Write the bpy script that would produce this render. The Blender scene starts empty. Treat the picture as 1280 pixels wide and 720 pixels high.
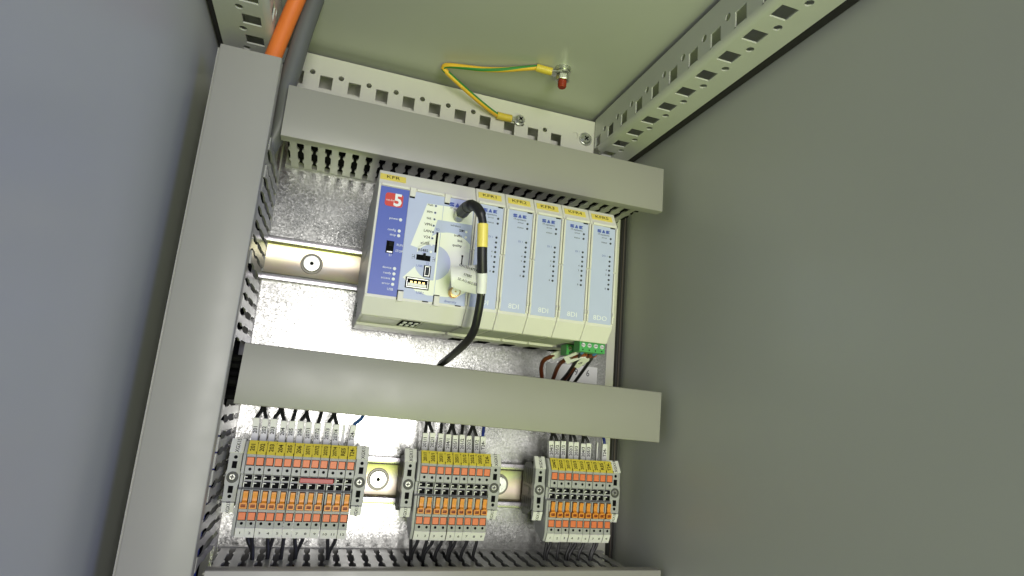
import bpy, math, random
from mathutils import Vector, Matrix
random.seed(7)
S = 0.001                      # everything below is written in millimetres
scene = bpy.context.scene
col = scene.collection

# ------------------------------------------------------------------ camera
cam_d = bpy.data.cameras.new('camera'); cam = bpy.data.objects.new('camera', cam_d); col.objects.link(cam)
cam_d.sensor_width = 36; cam_d.lens = 743.38*36/1280; cam_d.clip_start = 0.01; cam_d.clip_end = 50
cam.matrix_world = Matrix(((0.9462194, -0.1381751, -0.2925346, 0.0),
                           (-0.3130605, -0.1629309, -0.9356531, -0.50895),
                           (0.0816210, 0.9769141, -0.1974256, 0.0),
                           (0, 0, 0, 1)))
scene.camera = cam

# ------------------------------------------------------------------ world, lamps, exposure
w = bpy.data.worlds.new('World'); scene.world = w; w.use_nodes = True
bg = w.node_tree.nodes['Background']; bg.inputs[0].default_value = (0.62, 0.76, 1.0, 1); bg.inputs[1].default_value = 0.055

def area(name, loc, target, sx, sy, power, color, spread=180):
    d = bpy.data.lights.new(name, 'AREA'); d.shape = 'RECTANGLE'; d.size = sx; d.size_y = sy; d.energy = power; d.color = color; d.spread = math.radians(spread)
    o = bpy.data.objects.new(name, d); col.objects.link(o); o.location = loc
    o.rotation_euler = (Vector(target)-Vector(loc)).to_track_quat('-Z', 'Y').to_euler()
    return o
area('key_softbox', (0.12, -1.35, -0.03), (0.11, 0, 0.02), 0.36, 0.62, 9.4, (1.0, 0.975, 0.93))
area('green_bounce_lamp', (0.22, -0.95, -0.50), (0.30, 0, 0.20), 0.5, 0.5, 0.62, (0.78, 1.0, 0.20), 56)
area('cool_daylight_lamp', (1.30, -1.60, 0.35), (-0.05, -0.2, 0.0), 0.9, 0.9, 12.5, (0.32, 0.36, 1.0))  # added lamp out of view, not a window: bluish daylight onto the left wall
vs = scene.view_settings; vs.view_transform = 'Standard'; vs.look = 'None'; vs.exposure = 0; vs.gamma = 1; vs.use_curve_mapping = False

# ------------------------------------------------------------------ materials
MATS = {}
def mat(name, color, rough=0.5, metal=0.0, bump=None, var=None, spec=0.5, rvar=None, coat=0, grain_axis=None):
    """var=(scale, amount) tints the colour, bump=(scale, strength, distance mm), rvar=(scale, amount) breaks up the gloss."""
    if name in MATS: return MATS[name]
    m = bpy.data.materials.new(name); m.use_nodes = True; nt = m.node_tree; p = nt.nodes['Principled BSDF']
    p.inputs['Base Color'].default_value = (*color, 1); p.inputs['Roughness'].default_value = rough
    p.inputs['Metallic'].default_value = metal; p.inputs['Specular IOR Level'].default_value = spec
    if coat: p.inputs['Coat Weight'].default_value = coat
    tc = nt.nodes.new('ShaderNodeTexCoord')
    def noise(scale, detail=4, vec=None):
        n = nt.nodes.new('ShaderNodeTexNoise'); n.inputs['Scale'].default_value = scale; n.inputs['Detail'].default_value = detail
        src = tc.outputs['Object']
        if vec:
            mp = nt.nodes.new('ShaderNodeMapping'); mp.inputs['Scale'].default_value = vec; nt.links.new(src, mp.inputs[0]); src = mp.outputs[0]
        nt.links.new(src, n.inputs['Vector']); return n
    if var:
        n = noise(var[0], 5, grain_axis); r = nt.nodes.new('ShaderNodeMapRange')
        r.inputs[1].default_value = .25; r.inputs[2].default_value = .75; r.inputs[3].default_value = 1-var[1]; r.inputs[4].default_value = 1+var[1]
        nt.links.new(n.outputs['Fac'], r.inputs[0])
        mx = nt.nodes.new('ShaderNodeVectorMath'); mx.operation = 'SCALE'; mx.inputs[0].default_value = color
        nt.links.new(r.outputs[0], mx.inputs['Scale']); nt.links.new(mx.outputs[0], p.inputs['Base Color'])
    if rvar:
        n = noise(rvar[0], 4); r = nt.nodes.new('ShaderNodeMapRange')
        r.inputs[1].default_value = .3; r.inputs[2].default_value = .7; r.inputs[3].default_value = max(.02, rough-rvar[1]); r.inputs[4].default_value = rough+rvar[1]
        nt.links.new(n.outputs['Fac'], r.inputs[0]); nt.links.new(r.outputs[0], p.inputs['Roughness'])
    if bump:
        n = noise(bump[0], 3, grain_axis); b = nt.nodes.new('ShaderNodeBump'); b.inputs['Strength'].default_value = bump[1]; b.inputs['Distance'].default_value = bump[2]*S
        nt.links.new(n.outputs['Fac'], b.inputs['Height']); nt.links.new(b.outputs[0], p.inputs['Normal'])
    MATS[name] = m; return m

PAINT = mat('grey_powder_coat', (0.53, 0.545, 0.515), 0.32, bump=(1300, .06, .15), var=(9, .02), rvar=(12, .04))
CREAM = mat('cream_frame_paint', (0.66, 0.66, 0.57), 0.4, bump=(900, .1, .2), var=(25, .03), rvar=(60, .06))
PROF = mat('frame_profile_paint', (0.60, 0.615, 0.57), 0.38, bump=(700, .15, .25), var=(40, .03), rvar=(60, .06))
DUCT = mat('grey_duct_plastic', (0.31, 0.303, 0.282), 0.36, bump=(160, .10, .2), var=(14, .03), rvar=(40, .05), grain_axis=(.12, 1, 1))
DUCTW = mat('grey_duct_wall_plastic', (0.33, 0.325, 0.315), 0.32, var=(40, .04), rvar=(80, .05))
HOUS = mat('module_plastic', (0.70, 0.68, 0.65), 0.42, bump=(1500, .08, .1), var=(60, .025))
HOUSG = mat('plug_cover_plastic', (0.42, 0.43, 0.39), 0.45)
HOUSD = mat('module_recess_plastic', (0.30, 0.31, 0.28), 0.5)
BLUE = mat('blue_panel', (0.085, 0.125, 0.50), 0.38, var=(50, .04))
PALE = mat('pale_blue_panel', (0.48, 0.53, 0.77), 0.40, var=(60, .025))
CRM5 = mat('cream_print', (0.86, 0.88, 0.80), 0.4)
TAPE = mat('yellow_label_tape', (0.86, 0.70, 0.15), 0.35, var=(90, .04))
BLACK = mat('black_print', (0.015, 0.015, 0.017), 0.85, spec=.08)
GREYP = mat('grey_print', (0.06, 0.065, 0.08), 0.85, spec=.08)
WHITEP = mat('white_print', (0.82, 0.84, 0.88), 0.45)
BLUEP = mat('blue_print', (0.05, 0.09, 0.42), 0.45)
RED = mat('red_logo', (0.62, 0.06, 0.045), 0.35)
HOLE = mat('black_recess', (0.006, 0.006, 0.007), 0.85, spec=.08)
RUBBER = mat('black_rubber', (0.018, 0.017, 0.016), 0.55, bump=(300, .2, .3))
RUBB2 = mat('brown_rubber', (0.075, 0.06, 0.05), 0.6)
CABLE = mat('black_cable_sheath', (0.012, 0.012, 0.013), 0.42, var=(200, .2))
WIRE = mat('black_wire', (0.012, 0.012, 0.013), 0.38)
WMASS = mat('wire_mass_black', (0.006, 0.006, 0.007), 0.8, spec=.1)
WBLUE = mat('dark_blue_wire', (0.016, 0.035, 0.26), 0.38)
WBLUE2 = mat('blue_wire', (0.02, 0.09, 0.30), 0.38)
WBROWN = mat('brown_wire', (0.14, 0.035, 0.012), 0.3)
ORANGEC = mat('orange_cable_sheath', (0.80, 0.20, 0.035), 0.42, var=(60, .04), bump=(300, .1, .2))
GREYC = mat('grey_cable_sheath', (0.12, 0.125, 0.13), 0.45, var=(40, .06), bump=(250, .15, .3))
TERM = mat('terminal_grey_plastic', (0.41, 0.415, 0.41), 0.42, bump=(1200, .08, .1), var=(80, .03))
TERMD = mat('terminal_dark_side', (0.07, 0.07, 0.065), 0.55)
TERMB = mat('clamp_body_shaded_plastic', (0.15, 0.15, 0.14), 0.5)  # dark grey plastic, with shade on the clamp sides put into the colour
MYEL = mat('yellow_marker', (0.78, 0.64, 0.08), 0.42, var=(150, .04))
MWHT = mat('white_marker', (0.86, 0.86, 0.82), 0.42, var=(150, .03))
BTN = mat('orange_button', (0.80, 0.20, 0.065), 0.42, bump=(900, .3, .2))
LEVER = mat('amber_lever', (0.80, 0.30, 0.03), 0.38)
LEVD = mat('amber_recess_shade', (0.28, 0.07, 0.008), 0.5)  # lever amber darkened, so the recess shade is in the colour
REDB = mat('red_bridge', (0.45, 0.045, 0.045), 0.35)
DSTEEL = mat('dull_zinc', (0.42, 0.42, 0.40), 0.42, 1.0, var=(300, .25), bump=(500, .4, .3))
STEEL = mat('zinc_steel', (0.74, 0.75, 0.72), 0.34, 1.0, var=(200, .15), rvar=(300, .1))
BRASS = mat('gold_plating', (0.80, 0.58, 0.25), 0.25, 1.0)
GREEN = mat('green_plug_plastic', (0.06, 0.34, 0.09), 0.4)
LUGY = mat('yellow_lug_sleeve', (0.72, 0.55, 0.06), 0.4)
EYEL = mat('earth_wire_yellow', (0.82, 0.50, 0.04), 0.36)
EGRN = mat('earth_wire_green', (0.05, 0.26, 0.06), 0.36)
REDCAP = mat('red_brown_cap', (0.30, 0.035, 0.015), 0.25)
FLAG = mat('white_sleeve', (0.84, 0.84, 0.82), 0.45)
LABEL = mat('white_paper_label', (0.80, 0.80, 0.80), 0.45)

def galvanised():
    m = bpy.data.materials.new('galvanised_sheet'); m.use_nodes = True; nt = m.node_tree; p = nt.nodes['Principled BSDF']
    tc = nt.nodes.new('ShaderNodeTexCoord'); L = nt.links.new
    v = nt.nodes.new('ShaderNodeTexVoronoi'); v.inputs['Scale'].default_value = 820; v.inputs['Randomness'].default_value = 1
    v2 = nt.nodes.new('ShaderNodeTexVoronoi'); v2.inputs['Scale'].default_value = 1500
    n = nt.nodes.new('ShaderNodeTexNoise'); n.inputs['Scale'].default_value = 520; n.inputs['Detail'].default_value = 6
    n2 = nt.nodes.new('ShaderNodeTexNoise'); n2.inputs['Scale'].default_value = 14; n2.inputs['Detail'].default_value = 4
    for k in (v, v2, n, n2): L(tc.outputs['Object'], k.inputs['Vector'])
    cr = nt.nodes.new('ShaderNodeMapRange'); cr.inputs[1].default_value = .25; cr.inputs[2].default_value = .75; cr.inputs[3].default_value = .40; cr.inputs[4].default_value = .66
    L(n.outputs['Fac'], cr.inputs[0])
    cb = nt.nodes.new('ShaderNodeCombineColor')
    sep = nt.nodes.new('ShaderNodeSeparateColor'); L(v.outputs['Color'], sep.inputs[0])
    mr = nt.nodes.new('ShaderNodeMapRange'); mr.inputs[3].default_value = .80; mr.inputs[4].default_value = 1.05; L(sep.outputs[0], mr.inputs[0])
    mu = nt.nodes.new('ShaderNodeMath'); mu.operation = 'MULTIPLY'; L(cr.outputs[0], mu.inputs[0]); L(mr.outputs[0], mu.inputs[1])
    for i, f in enumerate((1.0, 1.0, .98)):
        q = nt.nodes.new('ShaderNodeMath'); q.operation = 'MULTIPLY'; q.inputs[1].default_value = f; L(mu.outputs[0], q.inputs[0]); L(q.outputs[0], cb.inputs[i])
    L(cb.outputs[0], p.inputs['Base Color']); p.inputs['Metallic'].default_value = 1.0
    rr = nt.nodes.new('ShaderNodeMapRange'); rr.inputs[1].default_value = .3; rr.inputs[2].default_value = .7; rr.inputs[3].default_value = .20; rr.inputs[4].default_value = .34
    L(n2.outputs['Fac'], rr.inputs[0]); L(rr.outputs[0], p.inputs['Roughness'])
    # every zinc crystal is tilted a little differently
    ge = nt.nodes.new('ShaderNodeNewGeometry')
    acc = ge.outputs['Normal']
    for vv, amt in ((v, .05), (v2, .045)):
        sb = nt.nodes.new('ShaderNodeVectorMath'); sb.operation = 'SUBTRACT'; sb.inputs[1].default_value = (.5, .5, .5); L(vv.outputs['Color'], sb.inputs[0])
        sc_ = nt.nodes.new('ShaderNodeVectorMath'); sc_.operation = 'SCALE'; sc_.inputs['Scale'].default_value = amt; L(sb.outputs[0], sc_.inputs[0])
        ad = nt.nodes.new('ShaderNodeVectorMath'); ad.operation = 'ADD'; L(acc, ad.inputs[0]); L(sc_.outputs[0], ad.inputs[1]); acc = ad.outputs[0]
    nn = nt.nodes.new('ShaderNodeVectorMath'); nn.operation = 'NORMALIZE'; L(acc, nn.inputs[0])
    b = nt.nodes.new('ShaderNodeBump'); b.inputs['Strength'].default_value = .35; b.inputs['Distance'].default_value = .00008
    L(n.outputs['Fac'], b.inputs['Height']); L(nn.outputs[0], b.inputs['Normal']); L(b.outputs[0], p.inputs['Normal'])
    return m
GALV = galvanised()

def chromate():
    m = bpy.data.materials.new('yellow_passivated_rail'); m.use_nodes = True; nt = m.node_tree; p = nt.nodes['Principled BSDF']; L = nt.links.new
    tc = nt.nodes.new('ShaderNodeTexCoord'); mp = nt.nodes.new('ShaderNodeMapping'); mp.inputs['Scale'].default_value = (18, 60, 60); L(tc.outputs['Object'], mp.inputs[0])
    n = nt.nodes.new('ShaderNodeTexNoise'); n.inputs['Scale'].default_value = 1; n.inputs['Detail'].default_value = 3; L(mp.outputs[0], n.inputs['Vector'])
    r = nt.nodes.new('ShaderNodeValToRGB'); L(n.outputs['Fac'], r.inputs[0]); e = r.color_ramp
    e.elements[0].position = .25; e.elements[0].color = (.74, .66, .42, 1); e.elements[1].position = .8; e.elements[1].color = (.78, .75, .64, 1)
    for pos, c in ((.42, (.80, .75, .52, 1)), (.55, (.76, .64, .54, 1)), (.66, (.70, .66, .64, 1))):
        k = e.elements.new(pos); k.color = c
    L(r.outputs[0], p.inputs['Base Color']); p.inputs['Metallic'].default_value = 1; p.inputs['Roughness'].default_value = .36
    return m
RAIL = chromate()
FLANGE = mat('silver_lilac_flange', (0.60, 0.57, 0.62), 0.26, 1.0, var=(30, .12), grain_axis=(.3, 1, 1))
RIM = mat('dark_washer', (0.20, 0.19, 0.17), 0.4, 0.6)

# ------------------------------------------------------------------ mesh helpers
class MB:
    def __init__(s): s.v = []; s.f = []
    def add(s, vs, fs):
        o = len(s.v); s.v += [tuple(v) for v in vs]; s.f += [tuple(i+o for i in f) for f in fs]; return s
    def box(s, x0, x1, y0, y1, z0, z1):
        x0, x1 = sorted((x0, x1)); y0, y1 = sorted((y0, y1)); z0, z1 = sorted((z0, z1))
        return s.add([(x0,y0,z0),(x1,y0,z0),(x1,y1,z0),(x0,y1,z0),(x0,y0,z1),(x1,y0,z1),(x1,y1,z1),(x0,y1,z1)],
                     [(0,3,2,1),(4,5,6,7),(0,1,5,4),(1,2,6,5),(2,3,7,6),(3,0,4,7)])
    def prism(s, poly, axis, a0, a1):
        """poly in the two other axes (x: (y,z), y: (x,z), z: (x,y)), extruded from a0 to a1."""
        n = len(poly); A = sum(poly[i][0]*poly[(i+1) % n][1]-poly[(i+1) % n][0]*poly[i][1] for i in range(n))
        if A < 0: poly = poly[::-1]
        f = {'x': lambda p, a: (a, p[0], p[1]), 'y': lambda p, a: (p[0], a, p[1]), 'z': lambda p, a: (p[0], p[1], a)}[axis]
        if axis == 'y': a0, a1 = a1, a0
        if (a0 > a1) != (axis == 'y'): a0, a1 = a1, a0
        vs = [f(p, a0) for p in poly]+[f(p, a1) for p in poly]
        fs = [tuple(range(n))[::-1], tuple(range(n, 2*n))]+[(i, (i+1) % n, n+(i+1) % n, n+i) for i in range(n)]
        return s.add(vs, fs)
    def cyl(s, p0, p1, r0, r1=None, n=16, caps=True):
        r1 = r0 if r1 is None else r1; p0 = Vector(p0); p1 = Vector(p1); d = (p1-p0).normalized()
        a = d.orthogonal().normalized(); b = d.cross(a); vs = []
        for p, r in ((p0, r0), (p1, r1)):
            for i in range(n): t = 2*math.pi*i/n; vs.append(p+a*math.cos(t)*r+b*math.sin(t)*r)
        fs = [(i, (i+1) % n, n+(i+1) % n, n+i) for i in range(n)]
        if caps: fs += [tuple(range(n))[::-1], tuple(range(n, 2*n))]
        return s.add(vs, fs)
    def tube(s, pts, r, n=10, sub=6):
        pts = smooth(pts, sub); N = len(pts); rr = r if callable(r) else (lambda t: r); vs = []; fs = []; a = None
        for i, p in enumerate(pts):
            d = (pts[min(i+1, N-1)]-pts[max(i-1, 0)]).normalized()
            a = d.orthogonal().normalized() if a is None else (a-d*a.dot(d)).normalized()
            b = d.cross(a); q = rr(i/(N-1))
            for k in range(n): t = 2*math.pi*k/n; vs.append(p+a*math.cos(t)*q+b*math.sin(t)*q)
        for i in range(N-1):
            for k in range(n): fs.append((i*n+k, i*n+(k+1) % n, (i+1)*n+(k+1) % n, (i+1)*n+k))
        fs += [tuple(range(n))[::-1], tuple(range((N-1)*n, N*n))]
        return s.add(vs, fs)
    def mesh(s, name, m, smooth_angle=35):
        me = bpy.data.meshes.new(name); me.from_pydata([(v[0]*S, v[1]*S, v[2]*S) for v in s.v], [], s.f); me.materials.append(m)
        me.validate(); me.update()
        me.shade_smooth(); me.set_sharp_from_angle(angle=math.radians(smooth_angle))
        return me
    def build(s, name, m, parent=None, loc=(0, 0, 0), rot=(0, 0, 0), bevel=0, seg=2, **tags):
        return place(name, s.mesh(name, m), parent, loc, rot, bevel, seg, **tags)

def smooth(pts, sub):
    P = [Vector(p) for p in pts]
    if sub <= 1 or len(P) < 3: return P
    out = []
    for i in range(len(P)-1):
        p0, p1, p2, p3 = P[max(i-1, 0)], P[i], P[i+1], P[min(i+2, len(P)-1)]
        for k in range(sub):
            t = k/sub
            out.append(.5*((2*p1)+(p2-p0)*t+(2*p0-5*p1+4*p2-p3)*t*t+(3*p1-p0-3*p2+p3)*t**3))
    return out+[P[-1]]

def place(name, me, parent=None, loc=(0, 0, 0), rot=(0, 0, 0), bevel=0, seg=2, **tags):
    o = bpy.data.objects.new(name, me); col.objects.link(o); o.parent = parent
    o.location = tuple(c*S for c in loc); o.rotation_euler = rot
    if bevel:
        b = o.modifiers.new('bevel', 'BEVEL'); b.width = bevel*S; b.segments = seg; b.limit_method = 'ANGLE'; b.angle_limit = math.radians(40); b.harden_normals = False
    for k, v in tags.items(): o[k] = v
    return o
def thing(name, label, category, loc=(0, 0, 0), rot=(0, 0, 0), group=None, parent=None):
    o = bpy.data.objects.new(name, None); col.objects.link(o); o.empty_display_size = .01; o.parent = parent
    o.location = tuple(c*S for c in loc); o.rotation_euler = rot
    if label: o['label'] = label
    if category: o['category'] = category
    if group: o['group'] = group
    return o

_text = {}
def text_mesh(body, size, m, xs=1.0, bold=0.0):
    key = (body, size, m.name, xs, bold)
    if key not in _text:
        c = bpy.data.curves.new('t', 'FONT'); c.body = body; c.size = size*S/0.72; c.align_x = 'CENTER'; c.align_y = 'CENTER'; c.resolution_u = 2; c.offset = bold*S
        c.fill_mode = 'FRONT'
        o = bpy.data.objects.new('t', c); col.objects.link(o)
        dg = bpy.context.evaluated_depsgraph_get(); me = bpy.data.meshes.new_from_object(o.evaluated_get(dg)); me.name = 'lettering'
        me.transform(Matrix.Diagonal((xs, 1, 1, 1))); me.materials.clear(); me.materials.append(m)
        bpy.data.objects.remove(o); bpy.data.curves.remove(c); _text[key] = me
    return _text[key]
def text(body, x, y, z, size, m, parent, rot=(math.pi/2, 0, 0), xs=1.0, bold=0.0, name='lettering'):
    return place(name, text_mesh(body, size, m, xs, bold), parent, (x, y, z), rot)

def ray_rect(cx, cz, t, x0, x1, z0, z1):
    dx, dz = math.cos(t), math.sin(t); k = 1e9
    if dx > 1e-9: k = min(k, (x1-cx)/dx)
    if dx < -1e-9: k = min(k, (x0-cx)/dx)
    if dz > 1e-9: k = min(k, (z1-cz)/dz)
    if dz < -1e-9: k = min(k, (z0-cz)/dz)
    return cx+dx*k, cz+dz*k
def cell(mb, rect, hole, th, fmap):
    """sheet cell 'rect' with one hole ('s', cx, cz, w, h) or ('c', cx, cz, r); fmap(u, w, t) gives the 3-D point, t = 0 front, th back."""
    x0, x1, z0, z1 = rect; cx, cz = hole[1], hole[2]
    ang = [math.atan2(z-cz, x-cx) for x in (x0, x1) for z in (z0, z1)]
    if hole[0] == 's':
        hw, hh = hole[3]/2, hole[4]/2; ang += [math.atan2(b*hh, a*hw) for a in (-1, 1) for b in (-1, 1)]
        inner = lambda t: ray_rect(cx, cz, t, cx-hw, cx+hw, cz-hh, cz+hh)
    else:
        r = hole[3]; ang += [2*math.pi*i/16-math.pi for i in range(16)]
        inner = lambda t: (cx+r*math.cos(t), cz+r*math.sin(t))
    ang = sorted(set(round(a, 5) for a in ang)); n = len(ang)
    O = [ray_rect(cx, cz, t, *rect) for t in ang]; I = [inner(t) for t in ang]
    vs = [fmap(*p, 0) for p in O]+[fmap(*p, 0) for p in I]+[fmap(*p, th) for p in O]+[fmap(*p, th) for p in I]; fs = []
    for i in range(n):
        j = (i+1) % n
        fs += [(i, j, n+j, n+i), (2*n+j, 2*n+i, 3*n+i, 3*n+j), (n+i, n+j, 3*n+j, 3*n+i), (j, i, 2*n+i, 2*n+j)]
    mb.add(vs, fs)

# ------------------------------------------------------------------ the cabinet shell (setting)
XL, XR, ZC, ZF, YB, YO = -109, 284, 303, -330, 45, -420
MB().box(XL-60, XR+60, YB, YB+2, ZF, ZC+60).build('cabinet_back_wall', CREAM, kind='structure')
wl = MB().box(XL-2, XL, YO, YB-.5, ZF, ZC+40).build('cabinet_wall_left', PAINT, kind='structure')
wr = MB().box(XR, XR+2, YO, YB-.5, ZF, ZC+40).build('cabinet_wall_right', PAINT, kind='structure')
MB().box(XL+.5, XR-.5, YO, YB-.5, ZC, ZC+2).build('cabinet_ceiling', PAINT, kind='structure')
MB().box(XL+.5, XR-.5, YO, YB-.5, ZF-2, ZF).build('cabinet_floor', PAINT, kind='structure')
# rubber seals pressed between the frame and the side walls
for wall, xa, xb in ((wr, 276, 283.6), (wl, -108.6, -103.5)):
    MB().box(xa, xb, YO, 20, 260.5, 266).build('seal', RUBBER, wall, bevel=1.2)
    MB().box(xa+1, xb-.4, 17, 24, ZF, 259.5).build('seal', RUBBER, wall, bevel=1)
    MB().box(xa+3.2, xa+4.4, 16, 17.4, ZF, 259.5).build('seal_lip', RUBB2, wall)

# rear uprights of the frame, at either side of the plate
for nm, xa, xb, lab in (('frame_upright', 257.5, 277, 'pale grey frame upright between galvanised plate and right wall'),
                        ('frame_upright', -103, -88, 'pale grey frame upright hidden behind the tall left wire duct')):
    MB().box(xa, xb, 20, 24, ZF, 258).build(nm, CREAM, bevel=.8, label=lab, category='frame post', group='uprights of the cabinet frame')

# perforated strip across the back, above the top duct
st = thing('perforated_strip', 'cream perforated steel strip across the back under the ceiling', 'perforated strip', (0, 10, 252))
mb = MB(); fm = lambda u, ww, t: (u, t, ww-252)
sq = [-27.2+24.7*k for k in range(-1, 10)]
for k, cx in enumerate(sq):
    zc = 271.6-(cx+27)*.018
    cell(mb, (cx-6.2, cx+6.2, 252, 295), ('s', cx, zc-1.5, 10.9, 12.6), 1.4, fm)
    cell(mb, (cx-18.5, cx-6.2, 252, 295), ('c', cx-12.3, zc+6.4, 2.4), 1.8, fm)
mb.box(sq[-1]+6.2, 236.8, 0, 1.8, 0, 43); mb.box(-70, sq[0]-18.5, 0, 1.8, 0, 43)
mb.build('sheet', CREAM, st)
MB().box(-70, 233, 1.9, 14, 41.2, 43).build('upper_flange', CREAM, st)
MB().box(-70, 233, 12, 13.5, 0, 18.5).build('rear_flange', CREAM, st)

def screw(parent, x, y, z, r, axis=(0, -1, 0), name='screw', washer=True, h=2.6, m=None):
    ax = Vector(axis); p = Vector((x, y, z)); m = m or STEEL
    mb = MB()
    if washer: mb.cyl(p, p+ax*1.2, r*1.35, r*1.3, 20)
    mb.cyl(p+ax*(1.2 if washer else 0), p+ax*(h*.55+.9), r, r*.97, 20); mb.cyl(p+ax*(h*.55+.9), p+ax*(h+.9), r*.97, r*.72, 20)
    s_ = mb.build(name, m, parent)
    side = ax.orthogonal().normalized(); up = ax.cross(side); q = p+ax*(h+.95); mb = MB()
    for a, b in ((side, up), (up, side)):
        vs = [q+a*i*r*.5+b*j*r*.13+ax*t for t in (-.6, .05) for i, j in ((-1, -1), (1, -1), (1, 1), (-1, 1))]
        mb.add(vs, [(0, 1, 2, 3)[::-1], (4, 5, 6, 7), (0, 1, 5, 4), (1, 2, 6, 5), (2, 3, 7, 6), (3, 0, 4, 7)])
    mb.build('cross_recess', HOLE, s_)
    return s_
screw(st, 227.0, 0, 21.5, 5.4)
MB().tube([(213, -.3, 26), (217, -.6, 26.5), (218.5, -.6, 23), (217.8, -.4, 20)], .5, 6, 4).build('pressed_mark', CREAM, st)

# perforated L-profiles running from back to front under the ceiling
def profile(sign, xin, label):
    o = thing('perforated_profile', label, 'frame profile', (xin, 8, 260), group='perforated frame profiles under the ceiling')
    mb = MB(); R = 5; X = lambda v: sign*v
    side = lambda u, ww, t: (X(t), u-8, ww-260)      # u = y, ww = z
    bott = lambda u, ww, t: (X(ww), u-8, t)          # u = y, ww = distance from the inner face
    k = 0; y = 0
    cell(mb, (-6.15, 9.5, 265, 297), ('s', 1.2, 270.3, 11, 12), 1.8, side); cell(mb, (-3.65, 9.5, R, 38), ('s', 3.2, 13.4, 11, 12), 1.8, bott)
    for k in range(15):
        c = -25.9-26.75*k
        cell(mb, (c-7, c+7, 265, 297), ('s', c, 270.3, 11.4, 12.4), 1.2, side)
        cell(mb, (c+7, c+19.75, 265, 297), ('c', c+13.4, 277.9, 2.9), 1.2, side)
        c = -23.4-26.75*k
        cell(mb, (c-7, c+7, R, 38), ('s', c, 13.4, 11.8, 12.8), 1.2, bott)
        cell(mb, (c+7, c+19.75, R, 38), ('c', c+13.4, 20.6, 2.9), 1.2, bott)
    ya, yb = YO+22, -6.2
    mb.add([side(ya-1, 297, 0), side(yb+16, 297, 0), (X(38), yb+6, 37), (X(38), ya-9, 37)], [(0, 1, 2, 3)])
    n = 6; vs = []
    for rad in (R, R-1.8):
        for i in range(n+1):
            t = math.pi/2*i/n; px = R-rad*math.cos(t); pz = R-rad*math.sin(t)
            vs += [(X(px), ya-8, pz), (X(px), yb-.2, pz)]
    fs = []
    for q in (0, 2*(n+1)):
        for i in range(n): a = q+2*i; fs.append((a, a+1, a+3, a+2))
    mb.add(vs, fs)
    mb.add([(X(38), ya-8, 0), (X(38), yb-.2, 0), (X(38), yb+13.5, 37), (X(38), ya-8, 37)], [(0, 1, 2, 3)])
    mb.build('sheet', PROF, o)
    # closed inner web, so the holes look into a dark hollow section
    MB().box(X(30), X(31.5), ya-8, yb+10, 2.2, 36.5).build('inner_web', PROF, o)
    return o
profile(1, 237, 'perforated grey steel profile running forward along the right wall')
profile(-1, -66, 'perforated grey steel profile in the upper left corner behind the cables')

# galvanised mounting plate
pl = thing('mounting_plate', 'galvanised steel mounting plate behind the modules and rails', 'mounting plate', (0, 0, ZF))
MB().box(-92, 256.5, 0, 3, 20, 245-ZF).build('sheet', GALV, pl)
MB().box(256.6, 258.2, .4, 14, 20, 245-ZF).build('edge_fold', GALV, pl)

# ------------------------------------------------------------------ wire ducts
PITCH = 10.33
def finger_mesh(D):
    k = (D-8)/62.0
    prof = [(4, 4.0), (15*k, 4.4), (18*k, 2.4), (20.5*k, 2.4), (23*k, 4.7), (37*k, 4.7), (40*k, 2.3), (42.5*k, 2.3), (46*k, 5.2), (54*k, 5.2), (60*k, 1.2), (61*k, 1.2)]
    left = [(-(PITCH-sw)/2, -d) for d, sw in prof]; right = [(-x, y) for x, y in left[::-1]]
    return MB().prism(left+right, 'z', 0, 1.3).mesh('finger', DUCTW, 20)
def wire_duct(label, origin, rot, L0, L1, W, D, cover0, cover1, skip=None, phase=0.0, group='grey slotted wire ducts', splay=0.012, out=0.0):
    """local x along the duct, z across (0..W), -y outwards"""
    o = thing('wire_duct', label, 'wire duct', origin, rot, group)
    k = (D-8)/62.0; fm = finger_mesh(D)
    MB().box(L0, L1, -2.2, -.3, 1.2, W-1.2).build('base', DUCTW, o)
    for side in (0, 1):
        z0 = 1.7-out if side == 0 else W-3.0
        MB().box(L0, L1, -4.3, -.35, z0, z0+1.3).build('wall_foot', DUCTW, o)
        segs = [(L0, L1)] if not (skip and side == 0) else [(L0, skip)]
        for a, b in segs: MB().box(a, b, -(D-1.8), -60.6*k, z0+out*.7+.02, z0+out*.7+1.28).build('wall_rail', DUCTW, o)
        n = int((L1-L0-2)/PITCH)
        for i in range(n):
            x = L0+phase+PITCH*(i+.5)
            if x+PITCH/2 > L1: break
            if skip and side == 0 and (x > skip or 237 < x < 281 or 94 < x < 131): continue
            place('finger', fm, o, (x, 0, z0), ((splay if side else -splay)*random.uniform(.2, 1.4)-(.004), 0, 0))
    # clip-on cover: a shallow channel with lips
    t = 1.6; lip = 9
    poly = [(-D, .2), (-D, W-.2), (-D+lip, W), (-D+lip, W-t*.6), (-D+t, W-t), (-D+t, t), (-D+lip, t*.6), (-D+lip, 0)]
    poly = [(-D, 1.0), (-D+.3, .3), (-D+1, 0), (-D+lip, -.15), (-D+lip, .65), (-D+t, .9), (-D+t, W-.9), (-D+lip, W-.65), (-D+lip, W+.15), (-D+1, W), (-D+.3, W-.3), (-D, W-1.0)]
    MB().prism(poly, 'x', cover0, cover1).build('cover', DUCT, o)
    return o
wire_duct('horizontal grey slotted wire duct below the perforated strip, topmost', (0, 0, 180.4), (0, 0, 0), -48, 261.5, 40.6, 69.7, -48.1, 270.2, phase=2.6)
wire_duct('horizontal grey wire duct between the modules and the terminal blocks', (-48.8, 0, -12.2), (0, math.radians(.998), 0), 0, 311, 41.0, 69.7, 0, 323.3, phase=1)
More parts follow.
